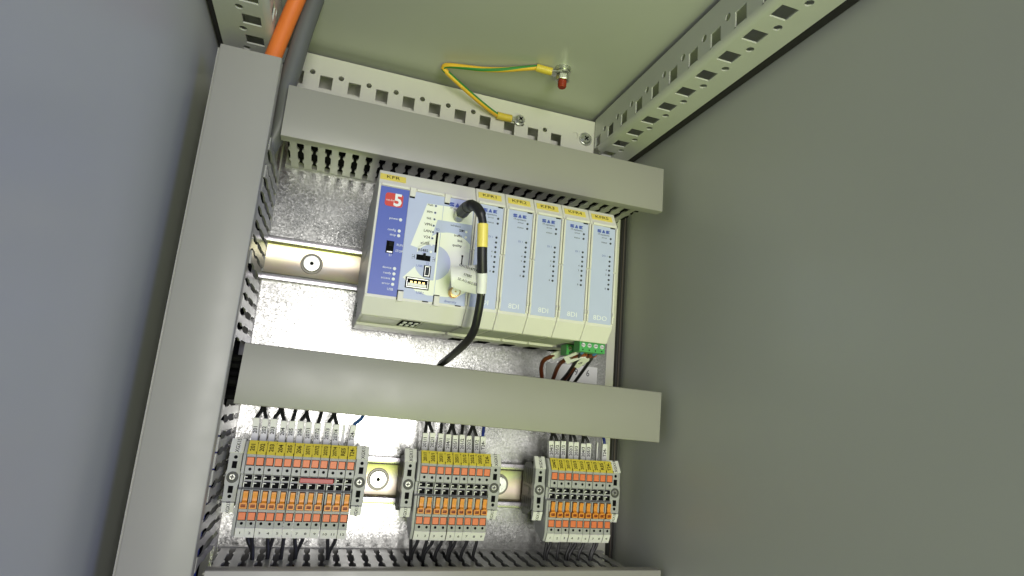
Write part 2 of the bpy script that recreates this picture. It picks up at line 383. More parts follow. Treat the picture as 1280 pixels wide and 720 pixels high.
wire_duct('horizontal grey slotted wire duct at the bottom, below the terminal blocks', (0, 0, -156.3), (0, 0, 0), -50, 263, 40.8, 69.7, -48.8, 279.6, phase=.2)
wire_duct('tall vertical grey wire duct standing along the left wall', (-53.7, 0, -250), (0, -math.pi/2, 0), 0, 478, 40.4, 88, 0, 480.3, skip=424, phase=.4, splay=.03, out=4.3)

# ------------------------------------------------------------------ mounting rails
def din_rail(label, zc, x0, x1, screws):
    o = thing('mounting_rail', label, 'mounting rail', (0, 0, zc), group='mounting rails on the plate')
    top = [(-7.3, 17.5), (-6.9, 17.9), (-6.1, 17.9), (-5.8, 13.6), (-1.2, 13.2), (-.8, 12.2), (-.8, -12.2), (-1.2, -13.2), (-5.8, -13.6), (-6.1, -17.9), (-6.9, -17.9), (-7.3, -17.5),
           (-7.3, -13.4), (-6.7, -12.4), (-2.4, -12.1), (-2.0, -11.5), (-2.0, 11.5), (-2.4, 12.1), (-6.7, 12.4), (-7.3, 13.4)]
    web = [(-.8, 13.0), (-.8, -13.0), (-1.6, -13.4), (-5.6, -13.5), (-5.6, -12.5), (-2.4, -12.1), (-2.0, -11.5), (-2.0, 11.5), (-2.4, 12.1), (-5.6, 12.5), (-5.6, 13.5), (-1.6, 13.4)]
    MB().prism(web, 'x', x0, x1).build('web', RAIL, o)
    for sg in (1, -1):
        lipp = [(-5.65, 12.4), (-5.65, 13.7), (-6.0, 17.4), (-6.3, 17.8), (-6.9, 17.9), (-7.25, 17.6), (-7.4, 16.6), (-7.4, 13.6), (-7.1, 12.8), (-6.6, 12.4)]
        MB().prism([(a_, sg*b_) for a_, b_ in lipp], 'x', x0, x1).build('flange', FLANGE, o)
    for x in screws:
        mb = MB(); mb.cyl((x, -2.05, 0), (x, -2.9, 0), 8.8, 8.4, 28); w_ = mb.build('washer_rim', RIM, o)
        s_ = MB().cyl((x, -2.1, 0), (x, -4.4, 0), 7.4, 6.4, 28).build('screw_head', STEEL, o)
        MB().cyl((x, -4.3, 0), (x, -4.55, 0), 1.5, 1.5, 10).build('recess', HOLE, s_)
    return o
din_rail('yellow passivated steel rail carrying the grey modules, one screw showing', 102.6, -52, 212, (-15.5,))
din_rail('yellow passivated steel rail carrying the rows of terminal blocks', -64.6, -52, 255, (59.2, 161))

# ------------------------------------------------------------------ modules
YM = -117.0
def housing_poly():
    return [(YM, 63.6), (YM, 141.2), (-110, 153.4), (-62, 154.0), (-60, 150), (-30, 149), (-29, 122), (-8.5, 121), (-8.5, 84), (-14, 83), (-14, 52.6), (-56.6, 51.6), (-57, 53.3), (-105, 53.3), (-106, 52.4), (-109, 52.4)]
ZB = 52.4
def led(parent, x, z, r=1.0, m=None, ring=True, name='indicator'):
    o = MB().cyl((x, YM-.45, z), (x, YM-.85, z), r, r*.85, 12).build(name, m or WHITEP, parent)
    return o
def common_sides(root, x0, x1):
    """raised clip rails left and right of a module front, top bar, hinge marks"""
    for a in (x0+.35, x1-1.75):
        MB().box(a, a+1.4, YM-1.5, YM+.6, 66.2, 104.5).build('front_rail', HOUS, root, bevel=.3)
        MB().box(a, a+1.4, YM-1.7, YM+.6, 105.5, 139.8).build('front_rail', HOUS, root, bevel=.3)
        MB().box(a+.1, a+1.3, YM-2.3, YM, 71.2, 74.2).build('latch', HOUS, root, bevel=.3)
CH = math.atan2(7, 12.2)       # lean of the upper front chamfer
def tape(root, xc, wd, body, size):
    t = thing('name_tape', None, None, (xc, -113.35-.28, 147.5+.16), (-CH, 0, 0), parent=root)
    t2 = MB().box(-wd/2, wd/2, -.18, .05, -2.9, 2.9).build('tape', TAPE, t)
    text(body, 0, -.3, 0.1, size, BLACK, t, bold=.0, xs=1.25)
def maker_logo(root, xc, z, sc=1.0):
    # three squat blue letters in block form over a thin underline, with a grey caption
    y = YM-.62
    e = MB()
    def poly(pts, x): e.prism([(xc+(x+px)*sc, z+pz*sc) for px, pz in pts], 'y', y-.08, y)
    poly([(-1.6, .2), (-1.3, 0), (1.6, 0), (1.6, 1.2), (-.6, 1.45), (1.6, 1.7), (1.6, 2.6), (-1.3, 2.6), (-1.6, 2.3), (-1.6, 1.1), (.6, .85), (-1.6, .7)], -3.9)
    poly([(-1.5, 0), (1.5, 0), (.35, 2.6), (-.35, 2.6)], 0)
    poly([(-1.6, 0), (1.6, 0), (1.6, .6), (-.6, .75), (1.2, 1.05), (1.2, 1.6), (-.6, 1.8), (1.6, 2.05), (1.6, 2.6), (-1.3, 2.6), (-1.6, 2.3)], 3.9)
    o = e.build('emblem', BLUEP, root)
    text('IT-systems', xc+.2*sc, y-.1, z-1.5*sc, 1.5*sc, GREYP, root, xs=1.15)

LAMPZ = [131.0, 127.4, 117.0, 113.4, 109.9, 106.4, 102.9, 99.2, 95.7, 92.2]
def io_module(k, x0, x1, tag, kind, label):
    r = thing('io_module', label, 'control module', (0, 0, 0), group='narrow input and output modules')
    MB().prism(housing_poly(), 'x', x0+.12, x1-.12).build('housing', HOUS, r, bevel=.5)
    MB().box(x0+1.9, x1-2.1, YM-.5, YM+.3, 65.6, 139.6).build('front_panel', PALE, r)
    common_sides(r, x0, x1)
    MB().box(x0+1.6, x1-1.6, YM-1.3, YM+.3, 139.9, 142.0).build('top_bar', HOUS, r, bevel=.4)
    MB().box(x1-6.2, x1-2.6, YM-1.0, YM-.45, 139.0, 139.7).build('panel_slot', HOLE, r)
    # hairline joint across the lower chamfer
    MB().prism([(-116.3, 62.8), (-109.4, 53.2), (-109.2, 53.4), (-116.1, 63.0)], 'x', x1-6.3, x1-6.1).build('joint', HOUSD, r)
    xm = (x0+x1)/2
    maker_logo(r, xm-.6, 134.6, .92)
    xl = x1-5.5
    for i, z in enumerate(LAMPZ):
        led(r, xl, z, .85, GREYP)
    for z, s in ((131.0, 'error'), (127.4, 'status')): text(s, xl-5.3, YM-.62, z, 1.35, GREYP, r, xs=1.1)
    text('DO 1' if kind == '8DO' else 'DI 1', xl-4.2, YM-.62, 117.0, 1.5, BLUEP, r)
    for z, s in ((106.4, '4'), (102.9, '5'), (92.2, '8')): text(s, xl-2.5, YM-.62, z, 1.4, GREYP, r)
    text(kind, xm+.2, YM-.62, 69.6, 3.6, WHITEP, r, xs=1.1)
    tape(r, xm-.8, 17.2, tag, 3.0)
    # underside: front ledge, recess for the plug, row of contact slits further back
    MB().box(x0+1.4, x1-1.4, -100, -60, 52.9, 53.28).build('plug_cover', HOUSG, r, bevel=.1)
    MB().box(x0+.8, x1-.8, -58.4, -57.1, 51.2, 53.2).build('ledge', HOUS, r)
    mb = MB()
    for i in range(9): mb.box(x0+10.3+i*1.15, x0+10.3+i*1.15+.6, -34, -17, 51.9, 53.4)
    mb.build('contact_slit', HOLE, r)
    return r
bx = [91.0+22.32*i for i in range(6)]
io_module(1, bx[0], bx[1], 'KFR1', '8DI', 'narrow grey module with yellow tape KFR1, first beside the wide module')
io_module(2, bx[1], bx[2], 'KFR2', '8DI', 'narrow grey module with yellow tape KFR2 and pale blue front')
io_module(3, bx[2], bx[3], 'KFR3', '8DI', 'narrow grey module with yellow tape KFR3 and pale blue front')
io_module(4, bx[3], bx[4], 'KFR4', '8DI', 'narrow grey module with yellow tape KFR4, second from the right end')
m5 = io_module(5, bx[4], bx[5], 'KFR5', '8DO', 'rightmost narrow grey module with yellow tape KFR5, marked 8DO')

# wide controller
X0, X1 = 22.6, 90.9
b = thing('controller_module', 'wide grey controller with blue and pale blue front panels and yellow tape KFR', 'control module', (0, 0, 0))
MB().prism(housing_poly(), 'x', X0, X1).build('housing', HOUS, b, bevel=.6)
p1 = MB().box(24.4, 43.7, YM-.5, YM+.3, 65.4, 139.6).build('blue_panel', BLUE, b)
p2 = MB().box(43.9, 67.97, YM-.5, YM+.3, 65.2, 139.6).build('pale_panel', PALE, b)
p3 = MB().box(68.0, 89.6, YM-.5, YM+.3, 65.2, 139.9).build('pale_panel', PALE, b)
MB().box(22.7, 24.2, YM-1.4, YM+.4, 64.5, 141).build('front_rail', HOUS, b, bevel=.3)
for z0, z1 in ((66, 104), (105, 140)): MB().box(89.7, 90.8, YM-1.4, YM+.4, z0, z1).build('front_rail', HOUS, b, bevel=.3)
for a, c in ((24.4, 43.6), (48.4, 67.0), (72.2, 89.4)): MB().box(a, c, YM-1.3, YM+.3, 140.0, 142.1).build('top_bar', HOUS, b, bevel=.4)
for x in (43.9, 68.1):
    t = MB().box(x, x+4.0, YM-1.6, YM+.3, 135.6, 142.2).build('clip_tab', HOUS, b, bevel=.35)
    MB().box(x+.2, x+3.6, YM-1.4, YM-.5, 134.7, 135.5).build('shadow_gap', HOLE, t)
    t = MB().box(x, x+3.8, YM-1.6, YM+.3, 62.6, 69.6).build('clip_tab', HOUS, b, bevel=.35)
    MB().box(x-.5, x-.02, YM-.9, YM+.2, 63.6, 70.2).build('shadow_gap', HOLE, t)
    MB().box(x, x+3.6, YM-.9, YM-.45, 69.65, 70.3).build('shadow_gap', HOLE, t)
for x in (60.5, 83): MB().box(x, x+4, YM-.8, YM-.4, 64.5, 65.1).build('panel_slot', HOLE, b)
for x in (43.2, 66.5): MB().prism([(-116.3, 62.6), (-109.4, 53.2), (-109.2, 53.4), (-116.1, 62.8)], 'x', x, x+.2).build('joint', HOUSD, b)
tape(b, 31.9, 17.5, 'KFR', 3.1)
# red square badge with a big white 5
n = 8; r_ = 2.0; pts = []
for cx, cz, a0 in ((40.0-r_, 135.6-r_, 0), (28.0+r_, 135.6-r_, 90), (28.0+r_, 126.2+r_, 180), (40.0-r_, 126.2+r_, 270)):
    for i in range(5): t = math.radians(a0+22.5*i); pts.append((cx+r_*math.cos(t), cz+r_*math.sin(t)))
bd = MB().prism(pts, 'y', YM-.75, YM-.5).build('badge', RED, b)
text('5', 36.6, YM-.82, 130.7, 8.6, WHITEP, bd, bold=.35, xs=1.0)
text('net-line', 31.6, YM-.82, 130.4, 1.5, WHITEP, bd, xs=.9)
# blue panel: lamps, words, run/stop switch
for z, s in ((118.0, 'power'), (110.1, 'config'), (106.8, 'stop'), (84.1, 'device'), (80.5, 'ready'), (77.0, 'access'), (73.4, 'error')):
    led(b, 39.9, z, 1.15, WHITEP); text(s, 39.9-1.7-len(s)*.55, YM-.62, z+.1, 1.6, WHITEP, b, xs=1.05)
text('USB', 38.6, YM-.62, 69.9, 1.7, WHITEP, b); text('RUN', 41.4, YM-.62, 100.4, 1.6, WHITEP, b, xs=.9); text('STOP', 41.4, YM-.62, 96.2, 1.6, WHITEP, b, xs=.9); text('S1', 36, YM-.62, 92.6, 1.6, WHITEP, b)
sw = MB().box(32.6, 37.6, YM-.75, YM-.45, 94.0, 102.4).build('slide_switch', HOLE, b)
MB().box(34.2, 36.8, YM-2.2, YM-.7, 98.4, 101.6).build('knob', BLACK, sw, bevel=.2); MB().box(33.4, 37, YM-1.1, YM-.7, 94.4, 95.2).build('slot_edge', STEEL, sw)
# the big pale 5 printed across the two pale panels
yy = YM-.52
def flat(name, m, pts, y=yy, th=.06): return MB().prism(pts, 'y', y-th, y).build(name, m, b)
arc = lambda cx, cz, r, a0, a1, n=14: [(cx+r*math.cos(math.radians(a0+(a1-a0)*i/n)), cz+r*math.sin(math.radians(a0+(a1-a0)*i/n))) for i in range(n+1)]
flat('print_numeral', CRM5, [(56.5, 132.8), (67.7, 133.2), (67.7, 122.6), (64.9, 122.5), (61.2, 106.6), (53.3, 100.7), (48.5, 101.7)])
flat('print_numeral', CRM5, [(68.1, 133.2), (89.0, 133.9), (89.4, 123.0), (68.1, 122.6)])
flat('print_numeral', CRM5, [(53.6, 101.2), (61.4, 107.2), (62.4, 110.5), (66, 113.2), (67.7, 113.9), (67.7, 69.5), (63.6, 69.2), (55, 71.2), (45.9, 79.2), (53.1, 87.7), (53.0, 94)])
flat('print_numeral', CRM5, [(68.1, 114)]+arc(75.0, 95.0, 19.8, 108, 45, 8)+[(89.4, 107), (89.4, 74.5)]+[(84, 71.2), (76, 69.8), (68.1, 69.4)])
flat('print_counter', PALE, [p for p in arc(64.6, 92.2, 12.4, 0, 360, 40)[:-1] if p[0] <= 67.72]+[], yy-.07)
flat('print_counter', PALE, [p for p in arc(64.6, 92.2, 12.4, -74.5, 74.5, 16)], yy-.07)
for z, s in ((132.0, 'run'), (127.1, 'stm'), (122.4, 'txt'), (117.8, 'VPN'), (113.2, 'LAN'), (108.8, 'V24'), (104.3, 'xUSB'), (99.3, 'RS485')):
    led(b, 62.6, z, .95, FLAG if z < 106 else PALE); MB().cyl((62.6, YM-.86, z), (62.6, YM-.9, z), .6, .6, 8).build('lens', GREYP if z > 106 else WHITEP, b)
    text(s, 62.6-1.7-len(s)*.72, YM-.72, z+.2, 1.9, BLACK, b, xs=1.05, bold=.03)
text('SD', 65.6, YM-.72, 115.6, 1.6, BLUEP, b); MB().box(65.0, 66.4, YM-.78, YM-.45, 99.2, 113.6).build('card_slot', HOLE, b)
sw = MB().box(53.3, 62.8, YM-.78, YM-.45, 92.4, 96.2).build('slide_switch', HOLE, b); MB().box(57.6, 59.2, YM-3.0, YM-.7, 93.6, 97.2).build('knob', BLACK, sw, bevel=.2)
for x, d in ((51.2, 1), (65.2, 1)):
    MB().box(x-.9, x+.9, YM-.74, YM-.6, 94.1, 94.35).box(x+.65, x+.9, YM-.74, YM-.6, 92.9, 95.6).box(x-.9, x-.2, YM-.74, YM-.6, 92.9, 93.15).box(x-.9, x-.2, YM-.74, YM-.6, 95.4, 95.65).build('switch_symbol', GREYP, b)
text('S2', 61.4, YM-.72, 90.8, 1.6, BLUEP, b); text('USB1', 56.4, YM-.72, 88.4, 1.6, BLUEP, b); text('USB2', 58.4, YM-.72, 70.2, 1.7, BLUEP, b)
def socket(name, xa, xb, za, zb, inner):
    o = MB().box(xa, xb, YM-.8, YM-.4, za, zb).build(name, HOLE, b)
    t = .75
    MB().box(xa+.7, xb-.7, YM-1.5, YM-.7, zb-1.2, zb-.5).box(xa+.7, xb-.7, YM-1.5, YM-.7, za+.5, za+1.2).box(xa+.7, xa+1.3, YM-1.5, YM-.7, za+1.2, zb-1.2).box(xb-1.3, xb-.7, YM-1.5, YM-.7, za+1.2, zb-1.2).build('shell', STEEL, o, bevel=.15)
    inner(o); return o
def usb_in(o):
    MB().box(49.6, 62.0, YM-1.15, YM-.75, 74.0, 76.0).build('tongue', FLAG, o)
    for i in range(4): MB().box(51+i*2.7, 52.6+i*2.7, YM-1.3, YM-1.1, 76.2, 77.4).build('contact', BRASS, o)
socket('usb_socket', 47.9, 63.9, 72.5, 80.0, usb_in)
socket('mini_usb_socket', 59.1, 64.0, 81.4, 89.4, lambda o: MB().box(60.9, 62.3, YM-1.2, YM-.75, 83.2, 87.6).build('tongue', GREYP, o))
maker_logo(b, 77.6, 134.0, 1.05)
text('wireless', 77.8, YM-.72, 120.4, 1.6, GREYP, b)
for z, s in ((117.3, 'SIM'), (113.4, 'traffic'), (109.9, 'link'), (106.4, 'quality')):
    MB().cyl((85.7, YM-.55, z), (85.7, YM-.8, z), .95, .9, 10).build('indicator', FLAG, b); text(s, 84.2-len(s)*.58, YM-.72, z+.2, 1.8, BLACK, b, bold=.03)
MB().box(84.2, 85.0, YM-.78, YM-.45, 93.6, 100.4).box(84.0, 85.2, YM-.78, YM-.45, 99.0, 100.4).build('card_slot', HOLE, b)
text('diversity', 79.4, YM-.72, 66.9, 1.8, BLUEP, b)
sm = MB().cyl((80.8, YM-.4, 73.0), (80.8, YM-8.5, 73.0), 3.4, 3.4, 20).build('antenna_socket', BRASS, b)
mb = MB()
for i in range(5): mb.cyl((80.8, YM-2-i*1.25, 73), (80.8, YM-2.5-i*1.25, 73), 3.65, 3.65, 20)
mb.build('thread', BRASS, sm); MB().cyl((80.8, YM-8.4, 73), (80.8, YM-8.62, 73), 2.7, 2.7, 18).build('insulator', FLAG, sm); MB().cyl((80.8, YM-8.6, 73), (80.8, YM-8.9, 73), .6, .6, 8).build('pin', BRASS, sm)
# underside and side details of the controller
MB().box(24.6, 50.0, -100, -60, 52.9, 53.28).build('bottom_cover', HOUS, b, bevel=.1)
MB().box(51.5, 64.5, -97, -66, 52.8, 53.28).build('plug_opening', HOLE, b)
mb = MB()
for i in range(3): mb.box(53+i*4, 55.4+i*4, -94, -86, 52.3, 53); mb.box(52.6+i*4, 55+i*4, -79, -71, 52.3, 53)
mb.build('pin_cover', FLAG, b)
MB().box(66, 90, -100, -60, 52.9, 53.28).build('bottom_cover', HOUSG, b, bevel=.1)
MB().box(23.2, 90.2, -58.4, -57.1, 51.2, 53.2).build('ledge', HOUS, b)
MB().box(X0-.5, X0+.1, -40, -16, 60, 70).build('side_latch', HOUSD, b, bevel=.2); MB().box(X0-.35, X0+.1, -100, -50, 100, 101).build('side_rib', HOUS, b)
mb = MB()
for i in range(5): mb.box(X0-.25, X0+.1, -46, -44.6, 58+i*2.6, 59.4+i*2.6)
mb.build('side_vent', HOLE, b)

# green plugs under the last module
def plug(label, y0, y1, zt, zb):
    r = thing('screw_plug', label, 'terminal plug', ((bx[4]+bx[5])/2, (y0+y1)/2, zb), group='green plugs under the rightmost module')
    w2 = 10.3; d = (y1-y0)/2
    MB().prism([(-d, 0), (d, 0), (d, zt-zb), (-d+1.5, zt-zb), (-d, zt-zb-1.5)], 'x', -w2, w2).build('body', GREEN, r, bevel=.25)
    for i in range(4):
        x = -7.6+i*5.1
        s_ = MB().cyl((x, -d-.05, 4.9), (x, -d-.5, 4.9), 1.75, 1.6, 14).build('clamp_screw', STEEL, r); MB().box(x-1.2, x+1.2, -d-.6, -d-.45, 4.7, 5.1).build('slot', HOLE, s_)
        MB().cyl((x, -d-.05, 1.5), (x, -d-.15, 1.5), .55, .55, 8).build('probe_hole', HOLE, r)
    return r
plug('green four-way screw plug at the front edge below the rightmost module', -108, -97, 53.2, 45.0)
plug('green four-way screw plug further back below the rightmost module', -84, -72, 52.2, 44.0)

# ------------------------------------------------------------------ wires of the rightmost module
def wire(name, label, cat, pts, r, m, sleeve=None, group=None, ferrule=None, n=8):
    o = thing(name, label, cat, pts[-1], group=group); q = Vector(pts[-1])
    L = [tuple(Vector(p)-q) for p in pts]
    MB().tube(L, r, n).build('insulation', m, o)
    if ferrule: MB().cyl(L[0], Vector(L[0])+(Vector(L[1])-Vector(L[0])).normalized()*ferrule[0], r*1.5, r*1.25, 10).build('ferrule', ferrule[1], o)
    return o, q
COPPER = mat('red_brown_ferrule', (0.34, 0.09, 0.03), 0.4)
FB = mat('blue_ferrule', (0.08, 0.26, 0.62), 0.4)
gname = 'wires of the green plugs'
def sleeve_box(o, q, p0, p1, wd, dp, body=None, size=1.7, m=None):
    """a flat white marker sleeve between two points, its face turned to the front"""
    p0 = Vector(p0)-q; p1 = Vector(p1)-q; d = (p1-p0); L = d.length; d.normalize()
    xa = Vector((0, 1, 0)).cross(d)
    xa = Vector((1, 0, 0)) if xa.length < 1e-3 else xa.normalized()
    if xa.x < 0: xa = -xa
    nrm = d.cross(xa); nrm = -nrm if nrm.y > 0 else nrm
    vs = []
    for t in (0, 1):
        c = p0+d*L*t
        for i, j in ((-1, -1), (1, -1), (1, 1), (-1, 1)): vs.append(c+xa*i*wd/2+nrm*j*dp/2)
    s_ = MB().add(vs, [(3, 2, 1, 0), (4, 5, 6, 7), (0, 1, 5, 4), (1, 2, 6, 5), (2, 3, 7, 6), (3, 0, 4, 7)]).build('marker_sleeve', m or FLAG, o, bevel=.3)
    if body:
        # text runs along the sleeve
        tx = d if d.z > 0 else -d; ty = nrm.cross(tx)
        M3 = Matrix((tx, ty, nrm)).transposed()
        t = place('lettering', text_mesh(body, size, BLACK, .95, .08), s_); t.matrix_local = Matrix.Translation((p0+d*L*.5+nrm*(dp/2+.06))*S) @ M3.to_4x4()
    return s_
wspec = [
    ('brown wire at the far left below the modules, bending down into the duct', WBROWN, 1.8, [(190, -78, 49), (184.6, -66, 46.6), (176.5, -52, 41.5), (178, -40, 36), (182, -33, 27)], None),
    ('second brown wire below the modules, with an angled white sleeve', WBROWN, 1.8, [(191.5, -96, 45.5), (187.5, -88, 43), (183.8, -74, 40), (185.8, -58, 36.5), (190, -38, 26.5)], ((190.2, -93, 45.2), (184.0, -78, 40.6))),
    ('brown wire below the modules with the sleeve nearest the white label', WBROWN, 1.8, [(199, -96, 45.5), (196.5, -84, 43), (196.4, -70, 39.5), (198, -55, 33), (200.5, -35, 26)], ((197.2, -88, 44.0), (196.0, -68, 38.0))),
    ('black wire in front of the brown ones, leftmost at the green plug', WIRE, 1.35, [(186.5, -103, 47), (189, -90, 42.5), (196, -55, 32), (200.5, -28, 25)], None),
    ('short black wire between the brown wires above the duct', WIRE, 1.2, [(193, -88, 45), (201.5, -50, 32), (206.5, -30, 25.5)], None),
    ('long straight black wire crossing the white label, rightmost of its bunch', WIRE, 1.35, [(196.6, -103, 46.5), (202, -80, 39.6), (208.5, -50, 31), (213.4, -27, 24.5)], None)]
for i, (lab, m, r, pts, sl) in enumerate(wspec):
    o, q = wire('plug_wire', lab, 'wire', pts, r, m, group=gname, ferrule=(5, FB) if i > 2 else (4, COPPER if i else WIRE))
    if sl: sleeve_box(o, q, sl[0], sl[1], 6.4, 4.2, 'T24+', 2.0)
    if i == 0: sleeve_box(o, q, (187.5, -72, 48.2), (180.5, -58, 44.2), 5.2, 4.2, None, m=MWHT)

lb = MB().box(198, 249, -.6, 0, 22, 43.6).build('plate_label', LABEL, label='white paper label on the plate showing the digits 9 and 6', category='label')
text('9    6', 233.5, -.7, 37.2, 6.2, GREYP, lb, xs=.85)

# ------------------------------------------------------------------ antenna cable
an = thing('antenna_cable', 'thick black antenna cable with yellow band, plugged into the wide controller', 'cable', (79, YM, 127))
o_ = Vector((79, YM, 127)); rel = lambda P: [tuple(Vector(p)-o_) for p in P]
mb = MB(); mb.cyl((0, 0, -.2), (.1, -6, .3), 3.7, 3.7, 20); mb.cyl((.1, -5.6, .3), (.2, -9.5, .5), 4.3, 4.3, 6); mb.cyl((.2, -9.3, .5), (.3, -13.5, .7), 3.3, 3.2, 18)
mb.build('connector', DSTEEL, an)
main = [(79.4, -130, 127.7), (79.9, -136, 128.1), (81.0, -143, 128.0), (83.2, -149, 125.9), (86.3, -152, 121.0), (88.3, -152, 114.8), (88.9, -151.5, 109), (90.0, -150, 98.8), (91.8, -147.5, 87), (93.3, -145, 79), (94.2, -142, 69), (94.6, -137, 57.5), (94.8, -129, 47.5), (93.2, -116, 40.5), (91.5, -96, 35.3), (91, -72, 31.5), (91.8, -45, 28.5), (92, -32, 20), (92, -30, 5)]
MB().tube(rel(main), lambda t: 3.9 if t < .13 else (3.3 if t < .24 else 2.75), 14, 6).build('sheath', CABLE, an)
MB().tube(rel([(79.35, -128.8, 127.6), (79.7, -134, 128.0), (80.2, -139, 128.1)]), lambda t: 4.4-.3*t, 16, 4).build('boot', CABLE, an)
MB().tube(rel([(88.4, -152, 114.2), (89.1, -151.3, 107.5), (89.95, -150.1, 99.4)]), 3.55, 16, 5).build('yellow_band', TAPE, an)
MB().tube(rel([(92.6, -146.1, 84.2), (93.3, -145, 79), (94.05, -142.6, 71)]), 3.25, 16, 5).build('white_sleeve', FLAG, an)
MB().tube(rel([(89.97, -150.05, 99.2), (91, -148.6, 92), (92.6, -146.1, 83.6)]), 3.35, 14, 5).build('black_sleeve', CABLE, an)
# curled label flag
vs = []; N = 12
for i in range(N+1):
    t = i/N; x = 95.3-23*t; y = -146.8+2.2*t+5.5*math.sin(t*math.pi*.8); zt = 90.4-4.6*t+(-6 if i == 0 else 0)*0; zb = 69.4+3.6*t
    for z, dy in ((zt, 0), (zb, 2.0)): vs.append((x+(2.4*t if z == zb else 0)-79, y+dy-YM, z-127))
fs = [(2*i, 2*i+1, 2*i+3, 2*i+2) for i in range(N)]
fl = MB().add(vs, fs).build('label_flag', FLAG, an)
sd = fl.modifiers.new('thick', 'SOLIDIFY'); sd.thickness = .25*S
for dz, s, sz in ((16.3, 'GA150147TA', 1.7), (11.3, '07BBE', 1.6), (7.0, 'SE-AG-402-550', 1.7)):
    t = place('lettering', text_mesh(s, sz, BLACK, 1.0, .03), fl, (83.6-79+(.7 if dz < 10 else 0), -143.6-1.1-YM, 69.5+dz-127), (math.pi/2+.02, math.radians(8), .18))

# ------------------------------------------------------------------ thick cables, upper left
def cable(name, label, pts, r, m, n=20):
    q = Vector(pts[0]); o = thing(name, label, 'cable', pts[0]); MB().tube([tuple(Vector(p)-q) for p in pts], r, n, 10).build('sheath', m, o); return o
cable('power_cable', 'thick orange cable rising out of the tall left wire duct', [(-70, -58, 150), (-68.5, -59, 195), (-65.5, -60, 232), (-63.0, -60, 248), (-57.5, -62, 276), (-51.5, -66, 303), (-47, -70, 330)], 6.1, ORANGEC)
cable('sheathed_cable', 'thick dark grey cable beside the orange one, entering the wire duct', [(-78, -48, 120), (-70, -46, 152), (-57, -50, 178), (-51.2, -54, 198), (-51.5, -55, 222), (-49.0, -55, 245), (-46.0, -56, 272), (-41.2, -58, 303), (-37, -60, 330)], 6.9, GREYC)
for x, y, r, lab in ((-51.5, -66, 8, 'orange'), (-41.2, -58, 9, 'grey')): pass

# ------------------------------------------------------------------ earth bonding wire and stud
ew = thing('earth_wire', 'yellow and green earth wire between the ceiling stud and the perforated strip', 'wire', (154.5, 8, 276)); q = Vector((154.5, 8, 276))
R3 = lambda P: [tuple(Vector(p)-q) for p in P]
path = [(132, 6, 275.2), (124, 2.5, 276.5), (110, -3, 280.5), (90, -10, 288), (74.5, -15, 295), (71.6, -17, 297.2), (74.5, -20, 298.2), (88, -25, 297.6), (105, -31.5, 296.2), (122, -39, 296.2), (138, -46, 298), (150, -51, 299.2)]
MB().tube(R3(path), 2.3, 14, 8).build('insulation', EYEL, ew)
# green tracer: a band laid along the wire
P = smooth(R3(path), 8); vs = []; fs = []
for i, p in enumerate(P):
    d = (P[min(i+1, len(P)-1)]-P[max(i-1, 0)]).normalized(); c = Vector((0, 0, 0))
    e1 = Vector((-.3, -.8, -.5)); a = (e1-d*e1.dot(d)).normalized(); bb = d.cross(a).normalized()
    if bb.z < 0: bb = -bb
    f = i/(len(P)-1); ph = math.radians(62 if f < .36 else (-62 if f < .55 else -62+124*(f-.55)/.45))
    for k in range(5):
        t = ph+(k-2)*.30; vs.append(p+(a*math.cos(t)+bb*math.sin(t))*2.36)
for i in range(len(P)-1):
    for k in range(4): fs.append((i*5+k, i*5+k+1, (i+1)*5+k+1, (i+1)*5+k))
MB().add(vs, fs).build('green_tracer', EGRN, ew)
MB().tube(R3([(131, 5.8, 275.2), (139, 6.4, 275.2), (146.2, 6.6, 275.6)]), 3.6, 16, 2).build('lug_sleeve', LUGY, ew, bevel=.3)
MB().tube(R3([(149, -50.6, 299.2), (156, -52.2, 297.9), (163, -53.8, 297)]), 3.5, 16, 2).build('lug_sleeve', LUGY, ew, bevel=.3)
MB().box(-9, -3, -1.6, -.8, -2.4, 2.4).cyl((0, -.7, 0), (0, -1.7, 0), 5.2, 5.2, 20).build('ring_lug', STEEL, ew)
MB().prism([(162-154.5, -57-8), (170-154.5, -60-8), (177-154.5, -57-8), (178-154.5, -51-8), (172-154.5, -48-8), (163-154.5, -50-8)], 'z', 295.6-276, 296.8-276).build('ring_lug', STEEL, ew)
sc = thing('earth_screw', 'round-headed steel screw holding the earth wire lug to the strip', 'screw', (154.8, 6.2, 276)); screw(sc, 0, 0, 0, 4.6, washer=False)
es = thing('earth_stud', 'steel stud with nut and red-brown tip hanging from the ceiling', 'stud', (173, -54.5, 303))
MB().cyl((0, 0, 0), (0, 0, -4), 7, 7, 20).build('washer', STEEL, es); MB().cyl((0, 0, -4.2), (0, 0, -6), 6.2, 6.2, 20).build('washer', STEEL, es)
MB().cyl((0, 0, -7.8), (0, 0, -13.2), 6.4, 6.4, 6).build('nut', STEEL, es, bevel=.5)
MB().cyl((0, 0, -13), (0, 0, -19.5), 3.9, 3.4, 16).build('tip', REDCAP, es, bevel=.5)
mb = MB()
for i in range(4): mb.cyl((0, 0, -13.8-i*1.3), (0, 0, -14.4-i*1.3), 4.0, 3.9, 16)
mb.build('thread', REDCAP, es)

